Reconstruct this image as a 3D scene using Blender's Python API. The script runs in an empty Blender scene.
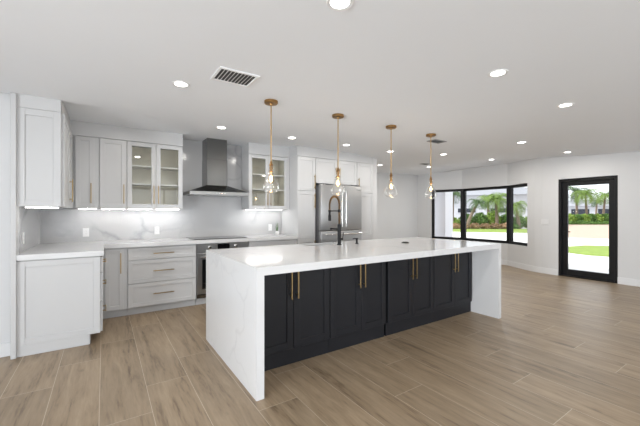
import bpy, bmesh, math, random
from mathutils import Vector, Matrix, noise as mnoise

C = bpy.context.scene.collection
scn = bpy.context.scene
PI = math.pi
random.seed(7)

# ------------------------------------------------------------------ camera, sky, sun, added fill lights, exposure
CAM_Z = 1.32
cd = bpy.data.cameras.new('camera')
cd.sensor_width = 36.0
cd.lens = 325.0 / 640.0 * 36.0
cd.clip_start = 0.05
cd.clip_end = 300
cam = bpy.data.objects.new('camera', cd)
C.objects.link(cam)
cam.location = (0, 0, CAM_Z)
cam.rotation_euler = (PI / 2, 0, -0.587)
scn.camera = cam

scn.view_settings.view_transform = 'Standard'
scn.view_settings.look = 'None'
scn.view_settings.gamma = 1.0
scn.view_settings.use_curve_mapping = False
scn.view_settings.exposure = 0.07

world = bpy.data.worlds.new('world')
scn.world = world
world.use_nodes = True
wn = world.node_tree
wn.nodes.clear()
wo = wn.nodes.new('ShaderNodeOutputWorld')
wb = wn.nodes.new('ShaderNodeBackground')
wb.inputs['Color'].default_value = (0.90, 0.95, 1.0, 1)
wb.inputs['Strength'].default_value = 1.7
wn.links.new(wb.outputs[0], wo.inputs[0])

sd = bpy.data.lights.new('sun', 'SUN')
sd.energy = 3.4
sd.angle = 0.02
sd.color = (1.0, 0.96, 0.9)
so = bpy.data.objects.new('sun', sd)
C.objects.link(so)
so.rotation_euler = Vector((0.55, -0.35, -0.85)).to_track_quat('-Z', 'Y').to_euler()


def area(name, loc, rot, sx, sy, power, color=(1, 1, 1), spread=None):
    l = bpy.data.lights.new(name, 'AREA')
    l.shape = 'RECTANGLE'
    l.size, l.size_y, l.energy, l.color = sx, sy, power, color
    if spread:
        l.spread = spread
    o = bpy.data.objects.new(name, l)
    C.objects.link(o)
    o.location = loc
    o.rotation_euler = rot
    return o


# added area lights outside unseen rear and left openings, tilted to brighten the ceiling
for i, (xx, pw) in enumerate(((-1.6, 42), (2.0, 105), (5.6, 85))):
    area('added_fill', (xx, -4.70, 0.7), (PI / 2 + 0.95, 0, 0), 2.6, 2.0, pw, (0.90, 0.95, 1.0))
area('added_fill', (-4.60, -0.5, 0.9), (PI / 2 + 0.60, 0, -PI / 2), 2.6, 2.0, 430, (0.90, 0.95, 1.0))


# ------------------------------------------------------------------ mesh helpers
class MB:
    def __init__(s):
        s.bm = bmesh.new()

    def box(s, x0, x1, y0, y1, z0, z1, bev=0.0, seg=1):
        if x1 < x0: x0, x1 = x1, x0
        if y1 < y0: y0, y1 = y1, y0
        if z1 < z0: z0, z1 = z1, z0
        r = bmesh.ops.create_cube(s.bm, size=1.0)
        vs = r['verts']
        for v in vs:
            v.co = Vector(((x0 + x1) / 2 + v.co.x * (x1 - x0), (y0 + y1) / 2 + v.co.y * (y1 - y0), (z0 + z1) / 2 + v.co.z * (z1 - z0)))
        if bev > 0:
            es = list({e for v in vs for e in v.link_edges})
            bmesh.ops.bevel(s.bm, geom=es, offset=bev, segments=seg, affect='EDGES', profile=0.5)
        return s

    def quad(s, pts):
        vs = [s.bm.verts.new(p) for p in pts]
        s.bm.faces.new(vs)
        return s

    def hexa(s, b, t):
        """prism from a bottom ring b and a top ring t"""
        vb = [s.bm.verts.new(p) for p in b]
        vt = [s.bm.verts.new(p) for p in t]
        n = len(b)
        s.bm.faces.new(vb[::-1])
        s.bm.faces.new(vt)
        for i in range(n):
            s.bm.faces.new([vb[i], vb[(i + 1) % n], vt[(i + 1) % n], vt[i]])
        return s

    def tube(s, pts, rad, n=12, caps=True):
        pts = [Vector(p) for p in pts]
        if not isinstance(rad, (list, tuple)):
            rad = [rad] * len(pts)
        rings = []
        prev = None
        for i, p in enumerate(pts):
            if i == 0: d = pts[1] - p
            elif i == len(pts) - 1: d = p - pts[i - 1]
            else: d = (pts[i + 1] - pts[i - 1])
            d.normalize()
            if prev is None:
                a = Vector((0, 0, 1)) if abs(d.z) < 0.9 else Vector((1, 0, 0))
                u = d.cross(a).normalized()
            else:
                u = (prev - d * prev.dot(d)).normalized()
            prev = u
            w = d.cross(u)
            rings.append([s.bm.verts.new(p + (u * math.cos(2 * PI * k / n) + w * math.sin(2 * PI * k / n)) * rad[i]) for k in range(n)])
        for i in range(len(rings) - 1):
            for k in range(n):
                s.bm.faces.new([rings[i][k], rings[i][(k + 1) % n], rings[i + 1][(k + 1) % n], rings[i + 1][k]])
        if caps:
            s.bm.faces.new(rings[0][::-1])
            s.bm.faces.new(rings[-1])
        return s

    def lathe(s, prof, n=24, cx=0, cy=0, cap0=True, cap1=True):
        rings = []
        for r, z in prof:
            rings.append([s.bm.verts.new((cx + r * math.cos(2 * PI * k / n), cy + r * math.sin(2 * PI * k / n), z)) for k in range(n)])
        for i in range(len(rings) - 1):
            for k in range(n):
                s.bm.faces.new([rings[i][k], rings[i][(k + 1) % n], rings[i + 1][(k + 1) % n], rings[i + 1][k]])
        if cap0: s.bm.faces.new(rings[0][::-1])
        if cap1: s.bm.faces.new(rings[-1])
        return s

    def build(s, name, mat, parent=None, smooth=False, loc=None):
        bmesh.ops.recalc_face_normals(s.bm, faces=s.bm.faces[:])
        me = bpy.data.meshes.new(name)
        s.bm.to_mesh(me)
        s.bm.free()
        me.materials.append(mat)
        if smooth:
            for p in me.polygons:
                p.use_smooth = True
            try:
                me.set_sharp_from_angle(angle=math.radians(38))
            except Exception:
                pass
        o = bpy.data.objects.new(name, me)
        C.objects.link(o)
        if parent:
            o.parent = parent
        if loc:
            o.location = loc
        return o


def thing(name, label, cat, loc=(0, 0, 0), rz=0.0, group=None):
    o = bpy.data.objects.new(name, None)
    o.empty_display_size = 0.1
    C.objects.link(o)
    o.location = loc
    o.rotation_euler = (0, 0, rz)
    o['label'] = label
    o['category'] = cat
    if group: o['group'] = group
    return o


def tag(o, label, cat, group=None, kind=None):
    o['label'] = label
    o['category'] = cat
    if group: o['group'] = group
    if kind: o['kind'] = kind
    return o


def struct(o):
    o['kind'] = 'structure'
    return o


def dup(root, loc, label, group=None, rz=None):
    r = root.copy()
    C.objects.link(r)
    r.location = loc
    if rz is not None: r.rotation_euler = (0, 0, rz)
    r['label'] = label
    if group: r['group'] = group
    for ch in list(root.children):
        c = ch.copy()
        C.objects.link(c)
        c.parent = r
        for g in list(ch.children):
            d = g.copy()
            C.objects.link(d)
            d.parent = c
    return r


# ------------------------------------------------------------------ materials
def new_mat(name):
    m = bpy.data.materials.new(name)
    m.use_nodes = True
    nt = m.node_tree
    b = nt.nodes['Principled BSDF']
    return m, nt, b


def N(nt, t, **k):
    n = nt.nodes.new(t)
    for a, v in k.items():
        setattr(n, a, v)
    return n


def paint(name, col, rough=0.5, var=0.02, scale=6.0, bump=0.0, bscale=200.0, metal=0.0, spec=0.5):
    m, nt, b = new_mat(name)
    tc = N(nt, 'ShaderNodeTexCoord')
    no = N(nt, 'ShaderNodeTexNoise')
    no.inputs['Scale'].default_value = scale
    no.inputs['Detail'].default_value = 3
    nt.links.new(tc.outputs['Object'], no.inputs['Vector'])
    mx = N(nt, 'ShaderNodeMix', data_type='RGBA')
    mx.inputs['A'].default_value = (*[c * (1 - var) for c in col], 1)
    mx.inputs['B'].default_value = (*[min(1, c * (1 + var)) for c in col], 1)
    nt.links.new(no.outputs['Fac'], mx.inputs['Factor'])
    nt.links.new(mx.outputs['Result'], b.inputs['Base Color'])
    b.inputs['Roughness'].default_value = rough
    b.inputs['Metallic'].default_value = metal
    b.inputs['Specular IOR Level'].default_value = spec
    if bump > 0:
        n2 = N(nt, 'ShaderNodeTexNoise')
        n2.inputs['Scale'].default_value = bscale
        nt.links.new(tc.outputs['Object'], n2.inputs['Vector'])
        bp = N(nt, 'ShaderNodeBump')
        bp.inputs['Strength'].default_value = bump
        bp.inputs['Distance'].default_value = 0.002
        nt.links.new(n2.outputs['Fac'], bp.inputs['Height'])
        nt.links.new(bp.outputs['Normal'], b.inputs['Normal'])
    return m


def emis(name, col, strength):
    m, nt, b = new_mat(name)
    b.inputs['Base Color'].default_value = (*col, 1)
    b.inputs['Emission Color'].default_value = (*col, 1)
    b.inputs['Emission Strength'].default_value = strength
    return m


def stone(name, base, vein, vscale, rough, amount=1.0, detail=6.0):
    m, nt, b = new_mat(name)
    L = nt.links
    tc = N(nt, 'ShaderNodeTexCoord')
    warp = N(nt, 'ShaderNodeTexNoise')
    warp.inputs['Scale'].default_value = vscale * 1.3
    warp.inputs['Detail'].default_value = detail
    L.new(tc.outputs['Object'], warp.inputs['Vector'])
    sub = N(nt, 'ShaderNodeVectorMath', operation='SUBTRACT')
    sub.inputs[1].default_value = (0.5, 0.5, 0.5)
    L.new(warp.outputs['Color'], sub.inputs[0])
    sc = N(nt, 'ShaderNodeVectorMath', operation='SCALE')
    sc.inputs['Scale'].default_value = 0.9
    L.new(sub.outputs[0], sc.inputs[0])
    ad = N(nt, 'ShaderNodeVectorMath', operation='ADD')
    L.new(tc.outputs['Object'], ad.inputs[0])
    L.new(sc.outputs[0], ad.inputs[1])
    vo = N(nt, 'ShaderNodeTexVoronoi', feature='DISTANCE_TO_EDGE')
    vo.inputs['Scale'].default_value = vscale
    L.new(ad.outputs[0], vo.inputs['Vector'])
    mr = N(nt, 'ShaderNodeMapRange')
    mr.inputs['From Min'].default_value = 0.0
    mr.inputs['From Max'].default_value = 0.045
    mr.inputs['To Min'].default_value = 1.0
    mr.inputs['To Max'].default_value = 0.0
    L.new(vo.outputs['Distance'], mr.inputs['Value'])
    mask = N(nt, 'ShaderNodeTexNoise')
    mask.inputs['Scale'].default_value = vscale * 0.8
    L.new(tc.outputs['Object'], mask.inputs['Vector'])
    mm = N(nt, 'ShaderNodeMapRange')
    mm.inputs['From Min'].default_value = 0.48
    mm.inputs['From Max'].default_value = 0.62
    mm.inputs['To Max'].default_value = amount
    L.new(mask.outputs['Fac'], mm.inputs['Value'])
    mu = N(nt, 'ShaderNodeMath', operation='MULTIPLY')
    L.new(mr.outputs['Result'], mu.inputs[0])
    L.new(mm.outputs['Result'], mu.inputs[1])
    cloud = N(nt, 'ShaderNodeTexNoise')
    cloud.inputs['Scale'].default_value = vscale * 1.0
    cloud.inputs['Detail'].default_value = 4
    L.new(tc.outputs['Object'], cloud.inputs['Vector'])
    c0 = N(nt, 'ShaderNodeMix', data_type='RGBA')
    c0.inputs['A'].default_value = (*[c * 0.93 for c in base], 1)
    c0.inputs['B'].default_value = (*[min(1, c * 1.04) for c in base], 1)
    L.new(cloud.outputs['Fac'], c0.inputs['Factor'])
    c1 = N(nt, 'ShaderNodeMix', data_type='RGBA')
    L.new(mu.outputs[0], c1.inputs['Factor'])
    L.new(c0.outputs['Result'], c1.inputs['A'])
    c1.inputs['B'].default_value = (*vein, 1)
    L.new(c1.outputs['Result'], b.inputs['Base Color'])
    b.inputs['Roughness'].default_value = rough
    return m


def steel(name, col, rough, stretch=(60, 60, 0.6), bump=0.12):
    m, nt, b = new_mat(name)
    L = nt.links
    tc = N(nt, 'ShaderNodeTexCoord')
    mp = N(nt, 'ShaderNodeMapping')
    mp.inputs['Scale'].default_value = stretch
    L.new(tc.outputs['Object'], mp.inputs['Vector'])
    no = N(nt, 'ShaderNodeTexNoise')
    no.inputs['Scale'].default_value = 6
    no.inputs['Detail'].default_value = 4
    L.new(mp.outputs[0], no.inputs['Vector'])
    mr = N(nt, 'ShaderNodeMapRange')
    mr.inputs['To Min'].default_value = rough * 0.8
    mr.inputs['To Max'].default_value = rough * 1.3
    L.new(no.outputs['Fac'], mr.inputs['Value'])
    L.new(mr.outputs['Result'], b.inputs['Roughness'])
    b.inputs['Base Color'].default_value = (*col, 1)
    b.inputs['Metallic'].default_value = 1.0
    bp = N(nt, 'ShaderNodeBump')
    bp.inputs['Strength'].default_value = bump
    bp.inputs['Distance'].default_value = 0.0004
    L.new(no.outputs['Fac'], bp.inputs['Height'])
    L.new(bp.outputs['Normal'], b.inputs['Normal'])
    return m


def thin_glass(name, tint=(1, 1, 1), refl=1.0, base=0.03):
    """thin pane: clear with a fresnel reflection"""
    m = bpy.data.materials.new(name)
    m.use_nodes = True
    nt = m.node_tree
    nt.nodes.clear()
    out = N(nt, 'ShaderNodeOutputMaterial')
    tr = N(nt, 'ShaderNodeBsdfTransparent')
    tr.inputs['Color'].default_value = (*tint, 1)
    gl = N(nt, 'ShaderNodeBsdfGlossy')
    gl.inputs['Roughness'].default_value = 0.01
    gl.inputs['Color'].default_value = (1, 1, 1, 1)
    lw = N(nt, 'ShaderNodeLayerWeight')
    lw.inputs['Blend'].default_value = 0.25
    mu = N(nt, 'ShaderNodeMath', operation='MULTIPLY_ADD')
    mu.inputs[1].default_value = refl * 0.5
    mu.inputs[2].default_value = base
    nt.links.new(lw.outputs['Fresnel'], mu.inputs[0])
    mx = N(nt, 'ShaderNodeMixShader')
    nt.links.new(mu.outputs[0], mx.inputs[0])
    nt.links.new(tr.outputs[0], mx.inputs[1])
    nt.links.new(gl.outputs[0], mx.inputs[2])
    nt.links.new(mx.outputs[0], out.inputs[0])
    return m


def floor_mat():
    m, nt, b = new_mat('oak_plank_tile')
    L = nt.links
    PW, PL = 0.295, 1.53
    tc = N(nt, 'ShaderNodeTexCoord')
    sx = N(nt, 'ShaderNodeSeparateXYZ')
    L.new(tc.outputs['Object'], sx.inputs[0])

    def M(op, a, bb=None, c=None):
        n = N(nt, 'ShaderNodeMath', operation=op)
        for i, v in enumerate((a, bb, c)):
            if v is None: continue
            if isinstance(v, (int, float)): n.inputs[i].default_value = v
            else: L.new(v, n.inputs[i])
        return n.outputs[0]
    u = M('DIVIDE', M('SUBTRACT', sx.outputs['X'], 2.04), PW)
    k = M('FLOOR', u)
    fu = M('SUBTRACT', u, k)
    v = M('DIVIDE', M('SUBTRACT', M('SUBTRACT', sx.outputs['Y'], 2.03), M('MULTIPLY', k, PL / 4)), PL)
    j = M('FLOOR', v)
    fv = M('SUBTRACT', v, j)
    du = M('MULTIPLY', M('MINIMUM', fu, M('SUBTRACT', 1.0, fu)), PW)
    dv = M('MULTIPLY', M('MINIMUM', fv, M('SUBTRACT', 1.0, fv)), PL)
    d = M('MINIMUM', du, dv)
    grout = M('LESS_THAN', d, 0.0018)
    cv = N(nt, 'ShaderNodeCombineXYZ')
    L.new(k, cv.inputs[0]); L.new(j, cv.inputs[1])
    wn_ = N(nt, 'ShaderNodeTexWhiteNoise', noise_dimensions='3D')
    L.new(cv.outputs[0], wn_.inputs['Vector'])
    rnd = wn_.outputs['Value']
    # grain runs along the plank
    gx = M('MULTIPLY', sx.outputs['X'], 9.0)
    gy = M('ADD', M('MULTIPLY', sx.outputs['Y'], 0.9), M('MULTIPLY', rnd, 37.0))
    gc = N(nt, 'ShaderNodeCombineXYZ')
    L.new(gx, gc.inputs[0]); L.new(gy, gc.inputs[1]); L.new(M('MULTIPLY', rnd, 11.0), gc.inputs[2])
    n1 = N(nt, 'ShaderNodeTexNoise')
    n1.inputs['Scale'].default_value = 1.6
    n1.inputs['Detail'].default_value = 7
    n1.inputs['Roughness'].default_value = 0.62
    n1.inputs['Distortion'].default_value = 0.7
    L.new(gc.outputs[0], n1.inputs['Vector'])
    n2 = N(nt, 'ShaderNodeTexNoise')
    n2.inputs['Scale'].default_value = 9
    n2.inputs['Detail'].default_value = 4
    L.new(gc.outputs[0], n2.inputs['Vector'])
    g = M('ADD', M('MULTIPLY', n1.outputs['Fac'], 0.75), M('MULTIPLY', n2.outputs['Fac'], 0.25))
    cr = N(nt, 'ShaderNodeValToRGB')
    e = cr.color_ramp.elements
    e[0].position = 0.34; e[0].color = (0.130, 0.090, 0.054, 1)
    e[1].position = 0.68; e[1].color = (0.380, 0.290, 0.195, 1)
    e2 = cr.color_ramp.elements.new(0.45); e2.color = (0.265, 0.195, 0.126, 1)
    L.new(g, cr.inputs[0])
    # knots
    kn = N(nt, 'ShaderNodeTexVoronoi')
    kn.inputs['Scale'].default_value = 1.0
    kc = N(nt, 'ShaderNodeCombineXYZ')
    L.new(M('MULTIPLY', sx.outputs['X'], 4.5), kc.inputs[0])
    L.new(M('ADD', M('MULTIPLY', sx.outputs['Y'], 2.2), M('MULTIPLY', rnd, 9.0)), kc.inputs[1])
    L.new(kc.outputs[0], kn.inputs['Vector'])
    kf = N(nt, 'ShaderNodeMapRange')
    kf.inputs['From Min'].default_value = 0.02
    kf.inputs['From Max'].default_value = 0.10
    kf.inputs['To Min'].default_value = 0.62
    kf.inputs['To Max'].default_value = 1.0
    L.new(kn.outputs['Distance'], kf.inputs['Value'])
    tone = M('MULTIPLY', M('ADD', 0.90, M('MULTIPLY', rnd, 0.20)), kf.outputs['Result'])
    hv = N(nt, 'ShaderNodeVectorMath', operation='SCALE')
    L.new(cr.outputs['Color'], hv.inputs[0])
    L.new(tone, hv.inputs['Scale'])
    mx = N(nt, 'ShaderNodeMix', data_type='RGBA')
    L.new(grout, mx.inputs['Factor'])
    L.new(hv.outputs[0], mx.inputs['A'])
    mx.inputs['B'].default_value = (0.50, 0.42, 0.32, 1)
    L.new(mx.outputs['Result'], b.inputs['Base Color'])
    rr = M('ADD', 0.30, M('MULTIPLY', g, 0.22))
    L.new(rr, b.inputs['Roughness'])
    bp = N(nt, 'ShaderNodeBump')
    bp.inputs['Strength'].default_value = 0.25
    bp.inputs['Distance'].default_value = 0.002
    L.new(M('SUBTRACT', g, M('MULTIPLY', grout, 0.6)), bp.inputs['Height'])
    L.new(bp.outputs['Normal'], b.inputs['Normal'])
    return m


M_wall = paint('wall_paint', (0.66, 0.662, 0.665), 0.6, 0.01, 3, 0.08, 250)
M_ceil = paint('ceiling_paint', (0.83, 0.85, 0.88), 0.75, 0.01, 2, 0.08, 180)
M_trim = paint('trim_paint', (0.74, 0.745, 0.755), 0.4, 0.01, 4)
M_white = paint('cabinet_white_lacquer', (0.565, 0.567, 0.57), 0.32, 0.01, 5)
M_inner = paint('cabinet_interior', (0.74, 0.71, 0.62), 0.5, 0.03, 8)
M_char = paint('cabinet_charcoal_lacquer', (0.013, 0.0135, 0.017), 0.45, 0.08, 9, spec=0.3)
M_stone = stone('marble_slab', (0.50, 0.50, 0.505), (0.34, 0.34, 0.355), 1.1, 0.16, 1.0)
M_quartz = stone('quartz_top', (0.70, 0.702, 0.706), (0.58, 0.58, 0.59), 1.6, 0.12, 0.5)
M_floor = floor_mat()
M_brass = paint('brushed_brass', (0.36, 0.26, 0.125), 0.30, 0.06, 60, metal=1.0)
M_abrass = paint('antique_brass', (0.34, 0.20, 0.08), 0.36, 0.15, 40, metal=1.0)
M_steel = steel('stainless_steel', (0.42, 0.42, 0.42), 0.36)
M_dsteel = steel('dark_stainless_steel', (0.20, 0.20, 0.195), 0.20, (0.6, 60, 60))
M_csteel = steel('bright_stainless_steel', (0.75, 0.75, 0.74), 0.18)
M_rim = steel('hood_rim_steel', (0.33, 0.33, 0.325), 0.35)
M_sideg = paint('appliance_side_grey', (0.10, 0.10, 0.105), 0.4, 0.05, 20)
M_black = paint('matt_black_metal', (0.009, 0.009, 0.010), 0.45, 0.1, 30, spec=0.3)
M_bglass = paint('black_glass', (0.006, 0.006, 0.007), 0.05, 0.1, 3)
M_ring = paint('burner_marking', (0.12, 0.12, 0.12), 0.3, 0.05, 20)
M_frame = paint('black_aluminium', (0.007, 0.007, 0.008), 0.42, 0.1, 20, spec=0.3)
M_glass = thin_glass('window_glass', (0.99, 0.99, 0.99), 0.25, 0.008)
M_cglass = thin_glass('cabinet_glass', (0.95, 0.95, 0.93), 0.6, 0.04)
M_bulbg = thin_glass('pendant_glass', (0.99, 0.985, 0.97), 0.9, 0.05)
M_switch = paint('switch_plastic', (0.74, 0.74, 0.74), 0.4, 0.01, 10)
M_plastic = paint('white_plastic', (0.82, 0.82, 0.82), 0.35, 0.01, 10)
M_slot = paint('dark_slot', (0.05, 0.05, 0.05), 0.6, 0.05, 10)
M_ventgrey = paint('vent_grey', (0.30, 0.30, 0.30), 0.5, 0.05, 10)
M_led = emis('led_diffuser', (1.0, 0.97, 0.93), 9.0)
M_strip = emis('led_strip', (1.0, 0.98, 0.95), 34.0)
M_fil = emis('glowing_filament', (1.0, 0.78, 0.50), 22.0)
M_bulb = emis('warm_bulb', (1.0, 0.80, 0.55), 2.6)

# ------------------------------------------------------------------ room shell


def sm(t):
    t = max(0.0, min(1.0, t))
    return t * t * (3 - 2 * t)


def ceil_z(X, Y):
    w = 0.02 + 1.0 * sm((X - 0.05) / 1.0)
    a = 0.06 * (1 - sm((X - 3.2) / 1.6))
    z = 2.41 + a * sm((Y - 4.04) / w) * (1.0 if X > -5 else 0)
    amp = 0.02 + 0.14 * sm((Y - 1.5) / 2.8) - 0.07 * sm((Y - 5.0) / 1.8)
    z += amp * sm((X - 5.0) / 3.2)
    return z


# floor
b = MB(); b.box(-4.2, 9.0, -4.2, 7.0, -0.10, 0.0)
struct(b.build('floor', M_floor))
# ceiling: slightly stepped and gently rising towards the far corner
xs = [-4.2 + 0.3 * i for i in range(15)] + [0.1 + 0.15 * i for i in range(30)] + [4.6 + 0.25 * i for i in range(18)] + [9.0]
ys = [-4.2 + 0.6 * i for i in range(10)] + [1.5 + 0.25 * i for i in range(11)] + [4.04, 4.045, 4.05, 4.06, 4.1, 4.2, 4.3, 4.4, 4.5, 4.6, 4.7, 4.8, 4.9, 5.0, 5.1, 5.25, 5.4, 5.7, 6.0, 6.3, 6.6, 7.0]
xs = sorted(set(round(v, 4) for v in xs)); ys = sorted(set(round(v, 4) for v in ys))
bm = bmesh.new()
gv = [[bm.verts.new((X, Y, ceil_z(X, Y))) for Y in ys] for X in xs]
gt = [[bm.verts.new((X, Y, 2.85)) for Y in ys] for X in xs]
nx, ny = len(xs), len(ys)
for i in range(nx - 1):
    for j in range(ny - 1):
        bm.faces.new([gv[i][j], gv[i][j + 1], gv[i + 1][j + 1], gv[i + 1][j]])
        bm.faces.new([gt[i][j], gt[i + 1][j], gt[i + 1][j + 1], gt[i][j + 1]])
for i in range(nx - 1):
    bm.faces.new([gv[i][0], gv[i + 1][0], gt[i + 1][0], gt[i][0]])
    bm.faces.new([gv[i][-1], gt[i][-1], gt[i + 1][-1], gv[i + 1][-1]])
for j in range(ny - 1):
    bm.faces.new([gv[0][j], gt[0][j], gt[0][j + 1], gv[0][j + 1]])
    bm.faces.new([gv[-1][j], gv[-1][j + 1], gt[-1][j + 1], gt[-1][j]])
mb = MB(); mb.bm.free(); mb.bm = bm
struct(mb.build('ceiling', M_ceil))

WT = 2.60   # walls run up into the ceiling slab
# wall left of the kitchen alcove, with the alcove return
b = MB()
b.box(-4.2, -0.68, 4.10, 4.25, 0, WT)
b.box(-0.83, -0.68, 4.25, 5.55, 0, WT)
struct(b.build('wall_left', M_wall))
b = MB(); b.box(-0.83, 4.60, 5.40, 5.55, 0, WT)
struct(b.build('wall_back', M_wall))
b = MB()
b.box(4.46, 4.60, 4.84, 6.90, 0, WT)
b.box(4.60, 8.35, 6.76, 6.90, 0, WT)
struct(b.build('wall_far', M_wall))
# left outer wall with an opening for the added area light, rear wall with three
b = MB()
b.box(-4.2, -4.0, -4.2, -1.8, 0, WT); b.box(-4.2, -4.0, 0.8, 4.25, 0, WT); b.box(-4.2, -4.0, -1.8, 0.8, 2.3, WT)
struct(b.build('wall_side', M_wall))
b = MB()
ed = [-4.2, -2.9, -0.3, 0.7, 3.3, 4.3, 6.9, 8.15]
for i in range(0, 7, 2):
    b.box(ed[i], ed[i + 1], -4.2, -4.0, 0, WT)
for i in range(1, 7, 2):
    b.box(ed[i], ed[i + 1], -4.2, -4.0, 2.3, WT)
struct(b.build('wall_rear', M_wall))
wnum = [0]


def rect_window(name, M, w, z0, z1, fr=0.06, dep=0.08, mid=()):
    """glazed frame in a local x-z plane, transformed by M"""
    b = MB()
    b.box(0, w, 0, dep, z0, z0 + fr, 0.003)
    b.box(0, w, 0, dep, z1 - fr, z1, 0.003)
    b.box(0, fr, 0, dep, z0 + fr, z1 - fr, 0.003)
    b.box(w - fr, w, 0, dep, z0 + fr, z1 - fr, 0.003)
    for c in mid:
        b.box(c - fr / 2, c + fr / 2, 0, dep, z0 + fr, z1 - fr, 0.003)
    o = b.build(name, M_frame)
    o.matrix_world = M
    struct(o)
    g = MB(); g.box(fr, w - fr, dep * .5, dep * .5 + 0.006, z0 + fr, z1 - fr)
    p = g.build('window_pane', M_glass, o)
    return o


for i in (1, 3, 5):
    wnum[0] += 1
    rect_window('window_%d' % wnum[0], Matrix.Translation((ed[i], -4.14, 0)), ed[i + 1] - ed[i], 0.0, 2.3, mid=(1.3,))
wnum[0] += 1
rect_window('window_%d' % wnum[0], Matrix.Translation((-4.06, -1.8, 0)) @ Matrix.Rotation(PI / 2, 4, 'Z'), 2.6, 0.0, 2.3, mid=(1.3,))

# right wall: straight with the glass door, then bowing out around the three-part window
RP = [(8.0, -4.2), (8.0, 1.975), (8.0, 2.93), (8.006, 3.10), (8.025, 3.25), (8.065, 3.41), (8.15, 3.60), (8.50, 4.22), (8.55, 5.50), (8.25, 6.33), (8.16, 6.76), (8.12, 6.9)]
RP = [Vector(p) for p in RP]
TH = 0.16


def offs(i, t):
    """outward offset of polyline vertex i"""
    ns = []
    for a, c in ((i - 1, i), (i, i + 1)):
        if a >= 0 and c < len(RP):
            d = (RP[c] - RP[a]).normalized()
            ns.append(Vector((d.y, -d.x)))
    n = sum(ns, Vector((0, 0))) / len(ns)
    n = n / n.length_squared if n.length > 0 else n
    return RP[i] + n * t


def wall_strip(b, i, z0, z1, t0=0.0, t1=TH):
    p, q, r, s = offs(i, t0), offs(i + 1, t0), offs(i + 1, t1), offs(i, t1)
    ring = [p, q, r, s]
    b.hexa([(v.x, v.y, z0) for v in ring], [(v.x, v.y, z1) for v in ring])


WB0, WB1 = 0.54, 2.015
b = MB()
wall_strip(b, 0, 0, WT)
wall_strip(b, 1, 2.03, WT)
for i in (2, 3, 4, 5):
    wall_strip(b, i, 0, WT)
for i in (6, 7, 8):
    wall_strip(b, i, 0, WB0)
    wall_strip(b, i, WB1, WT)
wall_strip(b, 9, 0, WT); wall_strip(b, 10, 0, WT)
struct(b.build('wall_right', M_wall))
# baseboards
b = MB()
wall_strip(b, 0, 0.0, 0.125, -0.016, -0.0005)
for i in range(2, 10):
    wall_strip(b, i, 0.0, 0.125, -0.016, -0.0005)
struct(b.build('baseboard_right', M_trim))
b = MB(); b.box(-4.0, -0.70, 4.083, 4.0995, 0, 0.125, 0.003)
struct(b.build('baseboard_left', M_trim))
b = MB(); b.box(4.60, 8.14, 6.743, 6.7595, 0, 0.125, 0.003)
struct(b.build('baseboard_far', M_trim))

# bow window panels
for i in (6, 7, 8):
    wnum[0] += 1
    p, q = offs(i, 0.055), offs(i + 1, 0.055)
    d = q - p
    ang = math.atan2(d.y, d.x)
    # local y must point outwards: mirror by starting from q
    M = Matrix.Translation((q.x, q.y, 0)) @ Matrix.Rotation(ang + PI, 4, 'Z')
    rect_window('window_%d' % wnum[0], M, d.length, WB0 + 0.002, WB1 - 0.002, fr=0.068, dep=0.07)

# glass entry door
b = MB()
DY0, DY1, DZ = 1.978, 2.927, 2.027
b.box(8.005, 8.135, DY0, DY0 + 0.045, 0, DZ, 0.002)
b.box(8.005, 8.135, DY1 - 0.045, DY1, 0, DZ, 0.002)
b.box(8.005, 8.135, DY0 + 0.045, DY1 - 0.045, DZ - 0.045, DZ, 0.002)
b.box(8.005, 8.135, DY0 + 0.045, DY1 - 0.045, 0, 0.02, 0.002)
struct(b.build('trim_1', M_frame))
b = MB()
y0, y1 = DY0 + 0.048, DY1 - 0.048
b.box(8.06, 8.105, y0, y0 + 0.095, 0.022, DZ - 0.048, 0.003)
b.box(8.06, 8.105, y1 - 0.095, y1, 0.022, DZ - 0.048, 0.003)
b.box(8.06, 8.105, y0 + 0.095, y1 - 0.095, 0.022, 0.15, 0.003)
b.box(8.06, 8.105, y0 + 0.095, y1 - 0.095, DZ - 0.145, DZ - 0.048, 0.003)
dr = struct(b.build('door_1', M_frame))
b = MB(); b.box(8.078, 8.086, y0 + 0.095, y1 - 0.095, 0.15, DZ - 0.145)
b.build('door_glass', M_glass, dr)
b = MB()
b.box(8.048, 8.060, y1 - 0.075, y1 - 0.022, 0.86, 1.06, 0.004)
b.tube([(8.05, y1 - 0.048, 0.93), (8.01, y1 - 0.048, 0.93), (8.005, y1 - 0.06, 0.93), (8.005, y1 - 0.16, 0.93)], 0.009, 10)
b.lathe([(0.018, 0), (0.018, 0.001)], 8)
b.build('door_handle', M_black, dr)
b = MB(); b.box(8.046, 8.060, y1 - 0.075, y1 - 0.022, 1.10, 1.22, 0.006)
b.build('door_lock', M_black, dr)

# stone slab lining of the kitchen wall
b = MB()
b.box(-0.679, 2.7235, 5.388, 5.3995, 0.936, 1.378)
b.box(0.965, 1.965, 5.388, 5.3995, 1.378, 2.52)
b.box(-0.679, -0.668, 4.02, 5.388, 0.936, 1.378)
struct(b.build('wall_backsplash', M_stone))
# soffit between the wall cabinets and the ceiling
b = MB()
b.box(-0.679, -0.345, 4.00, 5.39, 2.292, 2.52)
b.box(-0.345, 0.962, 5.06, 5.39, 2.292, 2.52)
b.box(1.968, 2.722, 5.06, 5.39, 2.292, 2.52)
b.box(2.722, 4.455, 4.785, 5.39, 2.292, 2.52)
struct(b.build('trim_2', M_white))
# scribe strip beside the left cabinets
b = MB(); b.box(-0.70, -0.662, 3.975, 4.0995, 0, 2.405, 0.002)
struct(b.build('trim_3', M_white))

# ------------------------------------------------------------------ cabinets (local frame: x width, y=0 front of body, z up)


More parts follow.
